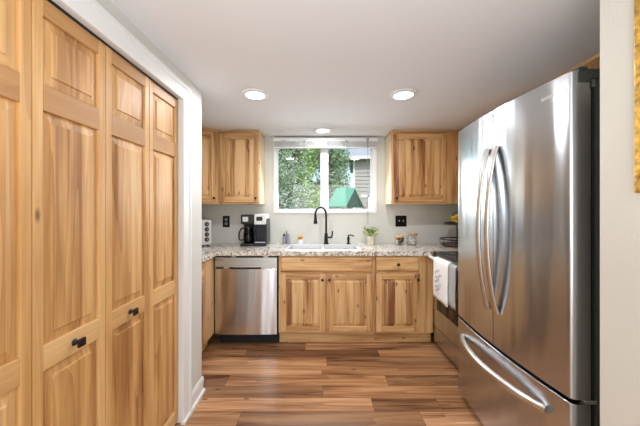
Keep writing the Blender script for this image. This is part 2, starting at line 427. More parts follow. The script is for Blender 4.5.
# closet wall: solid with an opening for the folding doors
CW, CD = -.84, -.862       # wall face, door plane
DY0, DY1, DH = .50, 1.760, 2.01
b = MB(); b.box(XL, CW, YN, DY0, 0, CZ); b.box(XL, CW, DY1, 2.05, 0, CZ); b.box(XL, CW, DY0, DY1, DH, CZ); b.box(XL, XL+.05, DY0, DY1, 0, DH)
struct('wall_closet', b, 'wall', 'white painted wall around the wooden folding closet doors', 'wall')
b = MB(); b.box(XL-.1, -1.2, YN-.1, YN, 0, CZ); b.box(1.0, XR+.1, YN-.1, YN, 0, CZ); b.box(-1.2, 1.0, YN-.1, YN, 2.1, CZ); b.box(-1.2, 1.0, YN-.1, YN, 0, .1)
struct('wall_rear', b, 'wall', 'painted wall at the other end of the room', 'wall')
# casing of the closet
b = MB()
cx = CW+.016
b.box(CW-.001, cx, DY1-.012, DY1+.085, 0, DH+.08); b.box(CW-.001, cx, DY0-.085, DY0+.012, 0, DH+.08)
b.box(CW-.001, cx, DY0+.012, DY1-.012, DH-.012, DH+.08)
b.box(CW-.001, cx+.006, DY1+.06, DY1+.086, 0, DH+.086); b.box(CW-.001, cx+.006, DY0-.086, DY1+.06, DH+.06, DH+.086)
# jamb lining
b.box(CD-.10, CW-.001, DY1-.004, DY1+.004, 0, DH); b.box(CD-.10, CW-.001, DY0-.004, DY0+.004, 0, DH); b.box(CD-.10, CW-.001, DY0, DY1, DH-.004, DH+.004)
struct('trim_1', b, 'white', 'white door casing around the wooden folding closet doors', 'trim', bevel=.003)
struct('trim_2', MB().box(CD-.028, CD-.004, DY0+.005, DY1-.005, DH-.016, DH-.0045), 'black', 'dark track above the wooden folding doors', 'trim')
# baseboard round the end of the closet wall
b = MB()
prof = [(0, 0), (.024, 0), (.024, .018), (.013, .026), (.013, .085), (.004, .112), (0, .112)]
b.prism([(CW+p, z) for p, z in prof], DY1+.087, 2.05+.013, 'Y')
b.prism([(2.05+p, z) for p, z in prof], -1.02, CW+.013, 'X')
struct('baseboard_left', b, 'white', 'white stepped baseboard at the end of the closet wall', 'baseboard')
struct('trim_3', MB().box(CW-.001, CW+.026, DY1-.022, DY1+.095, 0, .022), 'white', 'small white shoe block at the foot of the door casing', 'trim', bevel=.003)

# ------------------------------------------------------------------ window, blind
def window():
    r = root('window_1', 'white framed sliding window above the sink', 'window', ((WX0+WX1)/2, YB, WZ0), kind='structure')
    cx = (WX0+WX1)/2
    def bx(b, x0, x1, y0, y1, z0, z1): b.box(x0-cx, x1-cx, y0, y1, z0-WZ0, z1-WZ0)
    b = MB(); t = .038
    bx(b, WX0, WX0+t, -.012, .10, WZ0, WZ1); bx(b, WX1-t-.012, WX1, -.012, .10, WZ0, WZ1)
    bx(b, WX0+t, WX1-t-.012, -.012, .10, WZ0, WZ0+.036); bx(b, WX0+t, WX1-t-.012, -.012, .10, WZ1-t, WZ1)
    b.build('window_frame', 'vinyl', r, bevel=.004)
    mx0, mx1 = .043, .113
    b = MB(); bx(b, mx0, mx1, .02, .075, WZ0+.036, WZ1-t); b.build('mullion', 'vinyl', r, bevel=.003)
    for x0, x1, y in ((WX0+t, mx0, .045), (mx1, WX1-t-.012, .058)):
        b = MB(); z0, z1 = WZ0+.036, WZ1-t; s = .014
        bx(b, x0, x0+s, y-.015, y+.015, z0, z1); bx(b, x1-s, x1, y-.015, y+.015, z0, z1)
        bx(b, x0+s, x1-s, y-.015, y+.015, z0, z0+s); bx(b, x0+s, x1-s, y-.015, y+.015, z1-s, z1)
        sh = b.build('sash', 'vinyl', r, bevel=.002)
        b = MB(); bx(b, x0+s, x1-s, y-.002, y+.002, z0+s, z1-s); b.build('pane', 'pane', sh)
    b = MB()
    for i in range(3): bx(b, .06, .10, .012, .02, 1.5+.16*i, 1.505+.16*i)
    b.build('sash_latch', 'whitep', r)
window()
def blind():
    y = YB-.045
    r = root('window_blind', 'white slatted blind raised to the top of the window', 'blind', (.083, y, 2.0))
    x0, x1 = -.606, .612
    b = MB(); b.box(x0, x1, -.022, .025, .105, .150); b.build('headrail', 'vinyl', r, bevel=.004)
    b = MB(); b.box(x0+.01, x1-.01, -.02, .022, .028, .044); b.build('bottom_rail', 'vinyl', r, bevel=.004)
    for i in range(8):
        z = .047+i*.0072
        b = MB(); b.prism([(-.024, z), (0, z+.003), (.024, z), (.024, z+.0032), (0, z+.0062), (-.024, z+.0032)], x0+.01, x1-.01, 'X')
        b.build('slat', 'vinyl', r)
    for i in range(5):
        xx = x0+.12+i*(x1-x0-.24)/4
        b = MB(); b.box(xx-.012, xx+.012, -.028, -.0225, .096, .122); b.box(xx-.004, xx+.004, -.0285, -.0245, .03, .097); b.build('ladder_tape', 'steelp', r)
    b = MB(); b.tube([(x1-.117, -.034, .13), (x1-.117, -.034, -.3), (x1-.115, -.033, -.86)], .0034, 6)
    b.box(x1-.13, x1-.104, -.036, -.0225, .122, .140)
    b.build('tilt_wand', 'cord', r)
blind()

# ------------------------------------------------------------------ cabinets
def knob(parent, x, y, z, r=.014):
    MB().lathe((x, y, z), [(.006, 0), (.006, -.012), (r, -.016), (r*1.05, -.022), (r*.8, -.028), (.001, -.0295)], 14, 'Y').build('knob', 'black', parent, smooth=50)
def raised_panel(x0, x1, z0, z1, yf, parent, m='hick_panel', inset=.022, name='panel'):
    """bevelled centre field, front at yf"""
    b = MB(); bm = b.bm
    def rect(i, y): return [bm.verts.new(p) for p in ((x0+i, y, z0+i), (x1-i, y, z0+i), (x1-i, y, z1-i), (x0+i, y, z1-i))]
    R = [rect(-.004, yf+.017), rect(-.004, yf+.0125), rect(.004, yf+.0125), rect(inset+.004, yf+.005), rect(inset+.006, yf+.0015)]
    for a, c in zip(R, R[1:]):
        for i in range(4): b._f([a[i], a[(i+1) % 4], c[(i+1) % 4], c[i]])
    b._f(R[-1]); b._f(R[0][::-1])
    return b.build(name, m, parent)
def cab_door(parent, x0, x1, z0, z1, kn, yf=-.020, name='door', knob_r=.013):
    st = .052
    b = MB(); b.box(x0, x0+st, yf, yf+.0195, z0, z1); b.box(x1-st, x1, yf, yf+.0195, z0, z1)
    b.mi = 1; b.box(x0+st, x1-st, yf+.0004, yf+.0193, z0, z0+st); b.box(x0+st, x1-st, yf+.0004, yf+.0193, z1-st, z1)
    d = b.build(name, ['hick_v', 'hick_x'], parent, bevel=.003)
    raised_panel(x0+st, x1-st, z0+st, z1-st, yf, d)
    if kn: knob(d, kn[0], yf, kn[1], knob_r)
    return d
def drawer(parent, x0, x1, z0, z1, kn=True, name='drawer'):
    yf = -.020
    b = MB(); bm = b.bm
    def rect(i, y): return [bm.verts.new(p) for p in ((x0+i, y, z0+i), (x1-i, y, z0+i), (x1-i, y, z1-i), (x0+i, y, z1-i))]
    R = [rect(0, yf+.0195), rect(0, yf+.007), rect(.012, yf+.001), rect(.014, yf)]
    for a, c in zip(R, R[1:]):
        for i in range(4): b._f([a[i], a[(i+1) % 4], c[(i+1) % 4], c[i]])
    b._f(R[-1]); b._f(R[0][::-1])
    d = b.build(name, 'hick_x', parent)
    if kn: knob(d, (x0+x1)/2, yf, (z0+z1)/2)
    return d
def base_carcass(r, w, depth, stiles, rails, top=.868, kick=.118, kick_depth=.065):
    """hollow box, face frame, toe kick; stiles (x0,x1), rails (x0,x1,z0,z1)"""
    b = MB(); b.box(0, .016, .02, depth, kick, top); b.box(w-.016, w, .02, depth, kick, top); b.box(.016, w-.016, .02, depth, kick, kick+.016); b.box(.016, w-.016, depth-.006, depth, kick+.016, top)
    b.build('carcass', 'hick_v', r)
    for x0, x1 in stiles: MB().box(x0, x1, 0, .0195, kick, top).build('stile', 'hick_v', r, bevel=.0012)
    for x0, x1, z0, z1 in rails: MB().box(x0, x1, .0003, .0192, z0, z1).build('rail', 'hick_x', r, bevel=.0012)
    MB().box(0, w, kick_depth, kick_depth+.018, 0, kick-.0005).build('toe_kick', 'hick_x', r)
DEP = YB-FY-.003
# sink base: X -.382 .. .555
def px(x): return (x-318)/103.0
x0 = -.382; w = .937
r = root('base_cabinet', 'hickory base cabinet with two doors under the sink', 'cabinet', (x0, FY, 0))
base_carcass(r, w, DEP, [(0, .04), (w-.036, w), (.447, .472)], [(.04, w-.036, .118, .150), (.04, w-.036, .690, .722), (.04, w-.036, .845, .868)])
drawer(r, .022, .905, .712, .857, kn=False, name='false_front')
cab_door(r, .022, .452, .136, .694, (.425, .640))
cab_door(r, .464, .905, .136, .694, (.492, .640))
# drawer base: X .556 .. 1.12
x0 = .556; w = .415
r = root('base_cabinet', 'hickory base cabinet with one drawer over one knotty door', 'cabinet', (x0, FY, 0))
base_carcass(r, w, DEP, [(0, .03), (w-.034, w)], [(.03, w-.034, .118, .150), (.03, w-.034, .690, .722), (.03, w-.034, .845, .868)])
drawer(r, .012, .420, .716, .857)
cab_door(r, .006, .426, .136, .694, (.405, .640))
r = root('corner_cabinet', 'plain hickory corner filler cabinet beside the stove', 'cabinet', (.972, FY, 0))
b = MB(); b.box(0, .148, 0, .0195, .118, .868); b.build('filler_panel', 'hick_v', r, bevel=.001)
b = MB(); b.box(.02, .80, .03, DEP, .118, .134); b.box(.13, .146, .03, DEP, .134, .868); b.build('carcass', 'hick_v', r)
MB().box(0, .148, .065, .083, 0, .1175).build('toe_kick', 'hick_x', r)
# end panel between dishwasher and return, and the return run on the closet side
r = root('base_cabinet', 'hickory base cabinet facing sideways under the toaster oven counter', 'cabinet', (-1.006, 2.066, 0), PI/2)
w = FY-2.066-.001
base_carcass(r, w, .655, [(0, .03), (.39, w)], [(.03, .39, .118, .150), (.03, .39, .690, .722), (.03, .39, .845, .868)])
drawer(r, .015, .405, .716, .857)
cab_door(r, .015, .405, .136, .694, (.045, .640))

# upper cabinets
UZ0, UZ1, UD, UFY = 1.373, 2.145, .302, 3.065
def upper(label, loc, rz, w, doors, stiles, z0=UZ0, z1=UZ1, depth=UD, light_side=None, crown=True):
    r = root('upper_cabinet', label, 'cabinet', loc, rz)
    h = z1
    MB().box(0, w, .0195, depth, z0, h).build('carcass', 'maple', r, bevel=.001)
    for a, c in stiles: MB().box(a, c, 0, .019, z0, h).build('stile', 'hick_v', r, bevel=.001)
    for a in (z0, h-.04): MB().box(stiles[0][1], stiles[-1][0], .0005, .0188, a, a+.04).build('rail', 'hick_x', r)
    for d in doors: cab_door(r, d[0], d[1], z0+.022, h-.022, d[2])
    if crown:
        MB().box(0, w, -.012, depth, h+.0005, h+.0245).build('top_trim', 'hick_x', r, bevel=.003)
    return r
upper('hickory upper cabinet beside the window above the coffee maker', (-1.078, UFY, 0), 0, .447, [(.022, .440-.0, (.412, UZ0+.062))], [(0, .045), (.40, .447)])
upper('hickory upper cabinet beside the window above the glass jars', (.793, UFY, 0), 0, .722, [(.018, .588, (.046, UZ0+.062))], [(0, .04), (.565, .722)])
# diagonal corner unit
r = root('upper_cabinet', 'angled hickory corner cabinet above the toaster oven', 'cabinet', (-1.081, UFY-.001, 0), PI/4)
wd = .42
b = MB()
# footprint in local axes (x along the slanted front, leftwards negative)
def loc45(X, Y):
    v = Matrix.Rotation(-PI/4, 2) @ Vector((X+1.081, Y-(UFY-.001))); return (v.x, v.y)
fx, fy = -1.081-wd*math.cos(PI/4), UFY-.001-wd*math.sin(PI/4)
q = .014
poly = [loc45(-1.081-q*.0, UFY+.018), loc45(-1.081, YB-.003), loc45(XL+.003, YB-.003), loc45(XL+.003, fy), loc45(fx-.02, fy)]
b.prism(poly, UZ0, UZ1); b.build('carcass', 'maple', r, bevel=.001)
MB().box(-wd, 0, 0, .012, UZ0, UZ1).build('stile', 'hick_v', r, bevel=.001)
cab_door(r, -wd+.025, -.026, UZ0+.022, UZ1-.022, (-.060, UZ0+.062))
MB().prism([loc45(-1.083, UFY-.012)]+poly[1:4]+[(-wd-.02, -.010)], UZ1+.0005, UZ1+.0245).build('top_trim', 'hick_x', r, bevel=.003)
# right run: over the stove and over the refrigerator
upper('hickory upper cabinet at the corner above the stove', (1.530, UFY-.001, 0), -PI/2, 1.03, [(.06, .50, (.10, UZ0+.062)), (.52, 1.0, (.95, UZ0+.062))], [(0, .06), (.99, 1.03)], depth=.305)
upper('shallow hickory cabinet above the refrigerator', (1.530, 2.03, 0), -PI/2, 1.04, [(.02, .51, None), (.53, 1.02, None)], [(0, .03), (1.01, 1.04)], z0=1.91, depth=.305)

# ------------------------------------------------------------------ worktop with sink cut-out
SX0, SX1, SY0, SY1 = -.325, .43, 2.80, 3.28
CT0, CT1 = .870, .912
CF = FY-.028
b = MB()
b.box(XL+.002, -.978, 2.064, CF, CT0, CT1)
b.box(XL+.002, SX0+.012, CF, YB-.002, CT0, CT1); b.box(SX1-.012, 1.106, CF, YB-.002, CT0, CT1); b.box(1.106, XR-.002, FY+.001, YB-.002, CT0, CT1)
b.box(SX0+.012, SX1-.012, CF, SY0+.012, CT0, CT1); b.box(SX0+.012, SX1-.012, SY1-.012, YB-.002, CT0, CT1)
bmesh.ops.remove_doubles(b.bm, verts=b.bm.verts, dist=.0001)
seen = {}
for f in list(b.bm.faces):
    k = tuple(round(c, 4) for c in f.calc_center_median())
    seen.setdefault(k, []).append(f)
wt = b.build('countertop', 'granite')
tag(wt, 'speckled beige and brown granite countertop running under the window', 'countertop')

def sink():
    r = root('kitchen_sink', 'stainless steel double bowl sink set in the granite counter', 'sink', ((SX0+SX1)/2, (SY0+SY1)/2, CT1))
    cx, cy = (SX0+SX1)/2, (SY0+SY1)/2
    x0, x1, y0, y1 = SX0-cx, SX1-cx, SY0-cy, SY1-cy
    bw = [(x0+.028, -.018), (.018, x1-.028)]; yb0, yb1 = y0+.03, y1-.075
    b = MB(); z0, z1 = .0006, .006
    b.box(x0, x1, y0, yb0, z0, z1); b.box(x0, x1, yb1, y1, z0, z1); b.box(x0, bw[0][0], yb0, yb1, z0, z1)
    b.box(bw[0][1], bw[1][0], yb0, yb1, z0, z1); b.box(bw[1][1], x1, yb0, yb1, z0, z1)
    b.build('rim', 'sink', r)
    for i, (a, c) in enumerate(bw):
        b = MB(); t = .0015; d = -.18
        b.box(a, a+t, yb0, yb1, d, z0); b.box(c-t, c, yb0, yb1, d, z0); b.box(a, c, yb0, yb0+t, d, z0); b.box(a, c, yb1-t, yb1, d, z0); b.box(a, c, yb0, yb1, d-t, d)
        o = b.build('bowl', 'sink', r)
        MB().lathe(((a+c)/2, (yb0+yb1)/2, d), [(.045, 0.0005), (.045, .004), (.03, .004), (.028, .001)], 20).build('drain', 'chrome', o, smooth=40)
sink()
SZ = CT1+.0065
def faucet():
    r = root('kitchen_faucet', 'tall black gooseneck faucet with pull-down spray head', 'faucet', (.093, 3.245, SZ))
    MB().lathe((0, 0, 0), [(.030, 0), (.030, .008), (.024, .014), (.020, .10), (.0155, .125)], 20).build('base', 'bronze', r, smooth=40)
    pts = [(0, 0, .12), (0, 0, .30)]
    R = .062
    for i in range(0, 13):
        a = PI*i/12*1.02; pts.append((-R+R*math.cos(a), -.01*math.sin(a/2), .335+R*math.sin(a)*1.35))
    MB().tube(pts, .0115, 12).build('spout', 'bronze', r, smooth=40)
    e = pts[-1]
    MB().lathe((e[0]+.002, e[1], e[2]), [(.014, 0.006), (.015, -.02), (.017, -.05), (.023, -.085), (.022, -.098)], 16).build('spray_head', 'bronze', r, smooth=40)
    MB().tube([(.015, -.005, .075), (.06, -.005, .075)], .011, 10).tube([(.06, -.005, .07), (.068, -.005, .10), (.074, -.005, .15)], [.010, .008, .007], 8).build('lever', 'bronze', r, smooth=40)
faucet()
def dispenser():
    r = root('soap_dispenser', 'short black soap pump beside the faucet', 'soap dispenser', (.348, 3.245, SZ))
    MB().lathe((0, 0, 0), [(.022, 0), (.022, .006), (.013, .012), (.012, .05), (.016, .055), (.016, .075), (.010, .08)], 16).build('base', 'bronze', r, smooth=40)
    MB().tube([(0, 0, .078), (0, -.002, .098), (.02, -.01, .104), (.055, -.022, .095), (.06, -.024, .085)], [.010, .009, .008, .007, .007], 8).build('spout', 'bronze', r, smooth=40)
dispenser()

# ------------------------------------------------------------------ dishwasher
def dishwasher():
    x0, x1 = -1.002, -.386; cx = (x0+x1)/2; w = x1-x0
    r = root('dishwasher', 'stainless steel dishwasher built in under the granite counter', 'dishwasher', (cx, FY, 0))
    MB().box(-w/2+.004, w/2-.003, .02, .58, .09, .862).build('tub', 'dark_gap', r)
    MB().box(-w/2+.03, w/2-.001, .05, .07, 0, .088).build('kick_plate', 'dark_gap', r)
    b = MB(); n = 16; hw = w/2-.010
    fr = [(-hw+2*hw*i/n, -.022-.010*(1-(2*i/n-1)**2)) for i in range(n+1)]
    b.prism([(hw, .018), (-hw, .018)]+fr, .112, .744)
    b.build('door', 'dw_steel', r, smooth=30, bevel=.003)
    b = MB(); b.prism([(hw, .018), (-hw, .018)]+fr, .772, .852); b.prism([(-hw, .018), (-hw, -.0215)]+[p for p in fr if p[0] < -.160]+[(-.160, -.029), (-.160, .018)], .7455, .7715)
    b.prism([(hw, .018)]+[(.145, .018), (.145, -.0295)]+[p for p in fr if p[0] > .146]+[(hw, -.0215)], .7455, .7715)
    b.box(-.159, .144, -.004, .018, .7455, .7715)
    p = b.build('control_panel', 'steelp', r)
    MB().box(-.159, .144, -.007, -.0045, .7458, .7712).build('handle_recess', 'dark_gap', p)
    MB().tube([(-.162, -.020, .764), (-.158, -.038, .766), (.143, -.038, .766), (.147, -.020, .764)], .0062, 8).build('handle', 'chrome', r, smooth=40)
    MB().box(-.285, -.212, -.0315, -.026, .7465, .766).build('badge', 'hinge', p)
    text('brand_lettering', 'SAMSUNG', .018, (-.262, -.0287, .832), Euler((PI/2, 0, -.08)).to_matrix(), 'blackp', p)
    b = MB()
    for i in range(6): b.box(.075+.028*i, .086+.028*i, -.0335, -.028, .818, .8205)
    b.build('indicator_marks', 'greyp', p)
    for x in (-.14, .17): MB().box(x, x+.04, -.022, .01, .853, .867).build('mounting_bracket', 'chrome', r)
dishwasher()

# ------------------------------------------------------------------ stove
def stove():
    X0 = 1.122; Y0, Y1 = 2.028, 2.752
    r = root('electric_stove', 'stainless steel electric stove with black glass cooktop', 'stove', (X0, (Y0+Y1)/2, 0))
    h = (Y1-Y0)/2; D = XR-.01-X0
    MB().box(.03, D, -h, h, .04, .888).build('body', 'greyp', r)
    MB().box(-.012, D-.06, -h-.002, h+.0025, .8885, .912).build('cooktop', 'glossblk', r, bevel=.006)
    for x, y, q in ((.16, -.17, .10), (.16, .17, .075), (.42, -.17, .075), (.42, .17, .10)):
        MB().lathe((x, y, .9122), [(q, 0), (q, .0006), (q-.004, .0006), (q-.004, 0)], 28, cap=False).build('burner_ring', 'greyp', r)
    MB().box(D-.058, D, -h, h, .8885, 1.06).build('backguard', 'steelp', r, bevel=.006)
    MB().box(.0, .029, -h, h, .826, .888).build('front_panel', 'steel_bar', r, bevel=.004)
    d = MB().box(0, .029, -h, h, .200, .823).build('oven_door', 'steel', r, bevel=.004)
    MB().box(-.003, -.0002, -h+.075, h-.075, .375, .70).build('door_window', 'glossblk', d, bevel=.002)
    dr = MB().box(.002, .029, -h, h, .045, .194).build('drawer', 'steel', r, bevel=.004)
    MB().box(.05, .5, -h+.02, h-.02, 0, .039).build('plinth', 'dark_gap', r)
    pts = [(-.004, -h+.03, .866-.02)]+[(-.052-.016*math.sin(PI*i/12), -h+.03+(2*h-.06)*i/12, .866) for i in range(13)]+[(-.004, h-.03, .866-.02)]
    MB().tube(pts, .0145, 10).build('handle', 'whitep', r, smooth=40)
stove()
def towel():
    hx = 1.058; hz = .866
    r = root('dish_towel', 'white kitchen towel with grey script hanging on the stove handle', 'towel', (hx, 2.33, .55))
    def layer(y0, y1, x, zt, zb, m, ph, name, t=.004, over=True):
        b = MB(); n = 22; prof = []
        prof += [(x+.040, zb+.07)] if over else []
        if over:
            for i in range(7):
                a = PI*i/6; prof.append((hx+math.cos(a)*(.0205+abs(x-hx+.021)), hz+.001+math.sin(a)*(.0205+abs(x-hx+.021))))
        K = 12; zs = prof[-1][1] if over else zt
        xs = prof[-1][0] if over else x
        for i in range(1 if over else 0, K+1): prof.append((xs, zs+(zb-zs)*i/K))
        rows = []
        for j in range(n+1):
            u = j/n; y = y0+(y1-y0)*u
            col = []
            for i, (a, z) in enumerate(prof):
                fall = max(0, (hz-z)/(hz-zb)) if i > 5 else 0
                wv = fall*(.006*math.sin(u*9+ph)-.004*math.sin(u*17+ph))
                col.append((a-.002-max(0, wv)-.004*fall, y+fall*.004*math.sin(z*30), z+(.012*u*fall)))
            rows.append(col)
        for off in (0, 1):
            pass
        vf = [[b.bm.verts.new((p[0]-hx, p[1]-2.33, p[2]-.55)) for p in c] for c in rows]
        for c, d in zip(vf, vf[1:]):
            for i in range(len(c)-1): b._f([c[i], c[i+1], d[i+1], d[i]])
        o = b.build(name, m, r, smooth=60)
        s = o.modifiers.new('thickness', 'SOLIDIFY'); s.thickness = t; s.offset = 0
        return o
    layer(2.135, 2.40, hx-.021, .84, .560, 'towel_g', .5, 'under_fold')
    f = layer(2.245, 2.522, hx-.029, .84, .545, 'towel', 1.3, 'front_fold')
    # grey script printed down the front
    b = MB(); xx = -.052
    def P(u, v): return (xx-.0, 2.385-2.33+u, v-.55)
    for (u0, v0, a) in ((.06, .775, 1.5), (.05, .735, 1.9), (.06, .695, 1.3), (.05, .655, 1.8), (.04, .625, 1.2)):
        pts = [P(u0-.06*a*i/22, v0+.013*math.sin(i*1.35)*(1+.4*math.sin(i*.6))+.0018*i) for i in range(23)]
        b.tube(pts, .0015, 5)
    b.build('script_print', 'ink', f)
towel()

# ------------------------------------------------------------------ refrigerator
def fridge():
    YC, H = 1.565, .455
    r = root('refrigerator', 'stainless steel french door refrigerator with bottom freezer', 'refrigerator', (1.0, YC, 0))
    def fx(y): return -.006-.030*(1-(y/H)**2)
    def outline(y0, y1, near=False, far=False, back=.068, n=14):
        pts = []
        a, c = y0, y1
        if near: pts += [(.012, a), (.003, a+.003)]; a += .010
        if far: c -= .010
        pts += [(fx(a+(c-a)*i/n), a+(c-a)*i/n) for i in range(n+1)]
        if far: pts += [(.003, y1-.003), (.012, y1)]
        pts += [(back, y1), (back, y0)]
        return pts
    MB().box(.092, .775, -H+.004, H-.004, .03, 1.845).build('cabinet_body', 'hinge', r, bevel=.004)
    MB().box(.0685, .0915, -H+.022, H-.022, .08, 1.83).build('door_gasket', 'dark_gap', r)
    MB().box(.03, .09, -H+.02, H-.02, .0, .055).build('toe_grille', 'dark_gap', r)
    dn = MB().prism(outline(-H, -.003, near=True), .578, 1.868).build('door', 'steel', r, smooth=35, bevel=.002)
    df = MB().prism(outline(.003, H, far=True), .578, 1.868).build('door', 'steel', r, smooth=35, bevel=.002)
    fz = MB().prism(outline(-H, H, near=True, far=True, n=26), .062, .560).build('freezer_drawer', 'steel', r, smooth=35, bevel=.002)
    # upright bowed handles either side of the split
    for d, y in ((dn, -.040), (df, .040)):
        x_ = fx(y); pts = []
        for i in range(21):
            t = i/20; pts.append((x_-.008-.056*math.sin(PI*t)**.75, y, .765+.895*t))
        MB().tube(pts, .023, 12, flat=.55, up=(0, 1, 0)).build('handle', 'steel_bar', d, smooth=40)
    pts = []
    for i in range(25):
        t = i/24; y = -.352+.70*t
        pts.append((fx(y)-.008-.058*math.sin(PI*t)**.7, y, .468))
    MB().tube(pts, .0175, 12).build('handle', 'steel_bar', fz, smooth=40)
    # hinge covers on top near corner and far corner
    for s in (-1, 1):
        y = s*(H-.028)
        b = MB(); b.box(.022, .060, y-.027, y+.027, 1.869, 1.885); b.box(.060, .20, y-.020, y+.020, 1.8465, 1.880); b.build('hinge_cover', 'hinge', r, bevel=.004)
    # hinge bracket seen at the side top
    b = MB(); b.box(.016, .066, -H-.004, -H+.0, 1.822, 1.866); b.box(.066, .16, -H-.004, -H+.003, 1.835, 1.858); b.lathe((.075, -H-.003, 1.80), [(.008, 0), (.008, .03)], 12); b.build('hinge_bracket', 'hinge', r, bevel=.003)
    b = MB(); b.box(.05, .09, -H+.0, -H+.03, .5615, .5765); b.build('hinge_bracket', 'chrome', r)
    # maker's lettering near the top
    ya = -H+.076
    sl = math.atan2(fx(ya+.05)-fx(ya-.05), .1)
    rot = Matrix(((0, 0, -1), (-1, 0, 0), (0, 1, 0)))
    t = text('brand_lettering', 'SAMSUNG', .022, (fx(ya)-.0012, ya, 1.80), Matrix.Rotation(-sl, 3, 'Z') @ rot, 'whitep', dn)
fridge()

# ------------------------------------------------------------------ folding closet doors
def leaf(r, y0, y1, kn):
    """one hinged leaf: local x outwards (+X), along y"""
    T = .028; xf = 0; st = .033
    z0, z1 = .02, 1.992
    cuts = [(.098, .815), (.895, 1.637), (1.722, 1.936)]
    b = MB(); b.box(-T, xf, y0, y0+st, z0, z1); b.box(-T, xf, y1-st, y1, z0, z1)
    b.mi = 1
    for a, c in ((z0, cuts[0][0]), (cuts[0][1], cuts[1][0])): b.box(-T+.0003, xf-.0008, y0+st, y1-st, a, c)
    b.mi = 2
    for a, c in ((cuts[1][1], cuts[2][0]), (cuts[2][1], z1)): b.box(-T+.0003, xf-.0008, y0+st, y1-st, a, c)
    d = b.build('door_leaf', ['pine_v', 'pine_rail', 'pine_dark'], r, bevel=.0025)
    for a, c in cuts:
        p = MB(); bm = p.bm; Y0, Y1 = y0+st, y1-st
        def rect(i, x): return [bm.verts.new(q) for q in ((x, Y0+i, a+i), (x, Y1-i, a+i), (x, Y1-i, c-i), (x, Y0+i, c-i))]
        R = [rect(-.003, -.019), rect(-.003, -.0125), rect(.005, -.0105), rect(.032, -.0065), rect(.0335, -.0025), rect(.036, -.0015)]
        for u, v in zip(R, R[1:]):
            for i in range(4): p._f([u[i], u[(i+1) % 4], v[(i+1) % 4], v[i]])
        p._f(R[-1]); p._f(R[0][::-1]); p.build('panel', 'pine_panel', d)
    if kn:
        y = (y0+y1)/2
        b = MB(); b.lathe((xf, y, .855), [(.013, 0), (.011, .004), (.006, .008), (.0055, .018), (.009, .022)], 12, 'X')
        b.box(xf+.021, xf+.031, y-.0145, y+.0145, .8405, .8695)
        b.build('knob', 'black', d, bevel=.002)
e = [.556, .857, 1.154, 1.452, 1.755]
for i, (lab) in enumerate(('golden pine folding closet door with black square knob, open end of the row', 'golden pine folding closet door beside the white wall end')):
    r = root('door_%d' % (i+1), lab, 'door', (CD, e[2*i], 0), kind='structure')
    leaf(r, .0015, e[2*i+1]-e[2*i]-.0015, i == 1)
    leaf(r, e[2*i+1]-e[2*i]+.0015, e[2*i+2]-e[2*i]-.0025, i == 0)

# ------------------------------------------------------------------ small things
def outlet(kind):
    if kind == 'outlet':
        r = root('electrical_outlet', 'black wall outlet beside the coffee maker', 'outlet', (-1.088, YB, 1.17))
        MB().box(-.041, .041, -.006, -.0005, -.067, .067).build('cover_plate', 'bronze', r, bevel=.002)
        for z in (-.024, .024):
            o = MB().lathe((0, -.006, z), [(.018, 0), (.018, -.002)], 20, 'Y').build('socket', 'greyp', r)
            MB().box(-.008, -.005, -.0088, -.0081, z-.005, z+.007).box(.005, .008, -.0088, -.0081, z-.005, z+.007).build('slot', 'dark_gap', o)
    else:
        r = root('light_switch', 'black double light switch plate above the glass jars', 'light switch', (.984, YB, 1.175))
        MB().box(-.066, .066, -.006, -.0005, -.065, .065).build('cover_plate', 'bronze', r, bevel=.002)
        for x in (-.024, .024):
            MB().box(x-.004, x+.004, -.018, -.006, -.004, .012).build('toggle', 'whitep', r, bevel=.001)
outlet('outlet'); outlet('switch')

def coffee():
    r = root('coffee_maker', 'black dual coffee maker with glass carafe', 'coffee maker', (-.704, 3.20, CT1+.0005))
    # local: x -.150 .. .150 ; front at y = -.115
    MB().box(-.150, .005, -.115, .10, 0, .030).box(-.150, .005, .02, .10, .030, .24).build('base', 'blackp', r, bevel=.004)
    h = MB().box(-.150, .005, -.105, .10, .241, .345).build('brew_housing', 'blackp', r, bevel=.012, seg=3)
    MB().box(-.128, -.060, -.1085, -.1055, .268, .322).build('control_panel', 'steelp', h, bevel=.002)
    b = MB(); b.box(-.120, -.098, -.1105, -.109, .290, .316); b.box(-.092, -.068, -.1105, -.109, .290, .316); b.box(-.12, -.068, -.1105, -.109, .272, .284); b.build('button', 'whitep', h)
    c = MB().lathe((-.072, -.045, .032), [(.048, 0), (.060, .012), (.064, .06), (.060, .11), (.046, .150), (.044, .165)], 24).build('carafe', 'carafe', r, smooth=50)
    MB().lathe((-.072, -.045, .034), [(.046, 0), (.058, .012), (.061, .06), (.060, .085)], 24).build('coffee', 'blackp', c, smooth=50)
    MB().lathe((-.072, -.045, .198), [(.047, 0), (.047, .014), (.03, .024)], 20).build('carafe_lid', 'blackp', c, smooth=40)
    MB().tube([(-.118, -.05, .195), (-.155, -.06, .190), (-.178, -.062, .15), (-.182, -.062, .10), (-.178, -.062, .07), (-.16, -.06, .06), (-.135, -.055, .066)], .0095, 8).build('carafe_handle', 'blackp', c, smooth=40)
    MB().box(.008, .150, -.02, .10, .0, .236).box(.008, .150, -.115, -.02, 0, .038).box(.008, .022, -.11, -.02, .038, .235).box(.136, .150, -.11, -.02, .038, .235).build('pod_column', 'navy', r, bevel=.005)
    MB().box(.018, .140, -.117, -.112, .040, .050).build('drip_strip', 'chrome', r)
    t = MB().box(.008, .150, -.112, .10, .2365, .350).build('pod_lid', 'whitep', r, bevel=.012, seg=3)
    MB().box(.036, .108, -.1155, -.1125, .278, .322).build('display', 'blackp', t, bevel=.002)
    MB().box(.152-.002, .158, -.10, .08, .03, .30).build('side_strip', 'blackp', r)
    r.scale = (.93, 1, 1)
coffee()
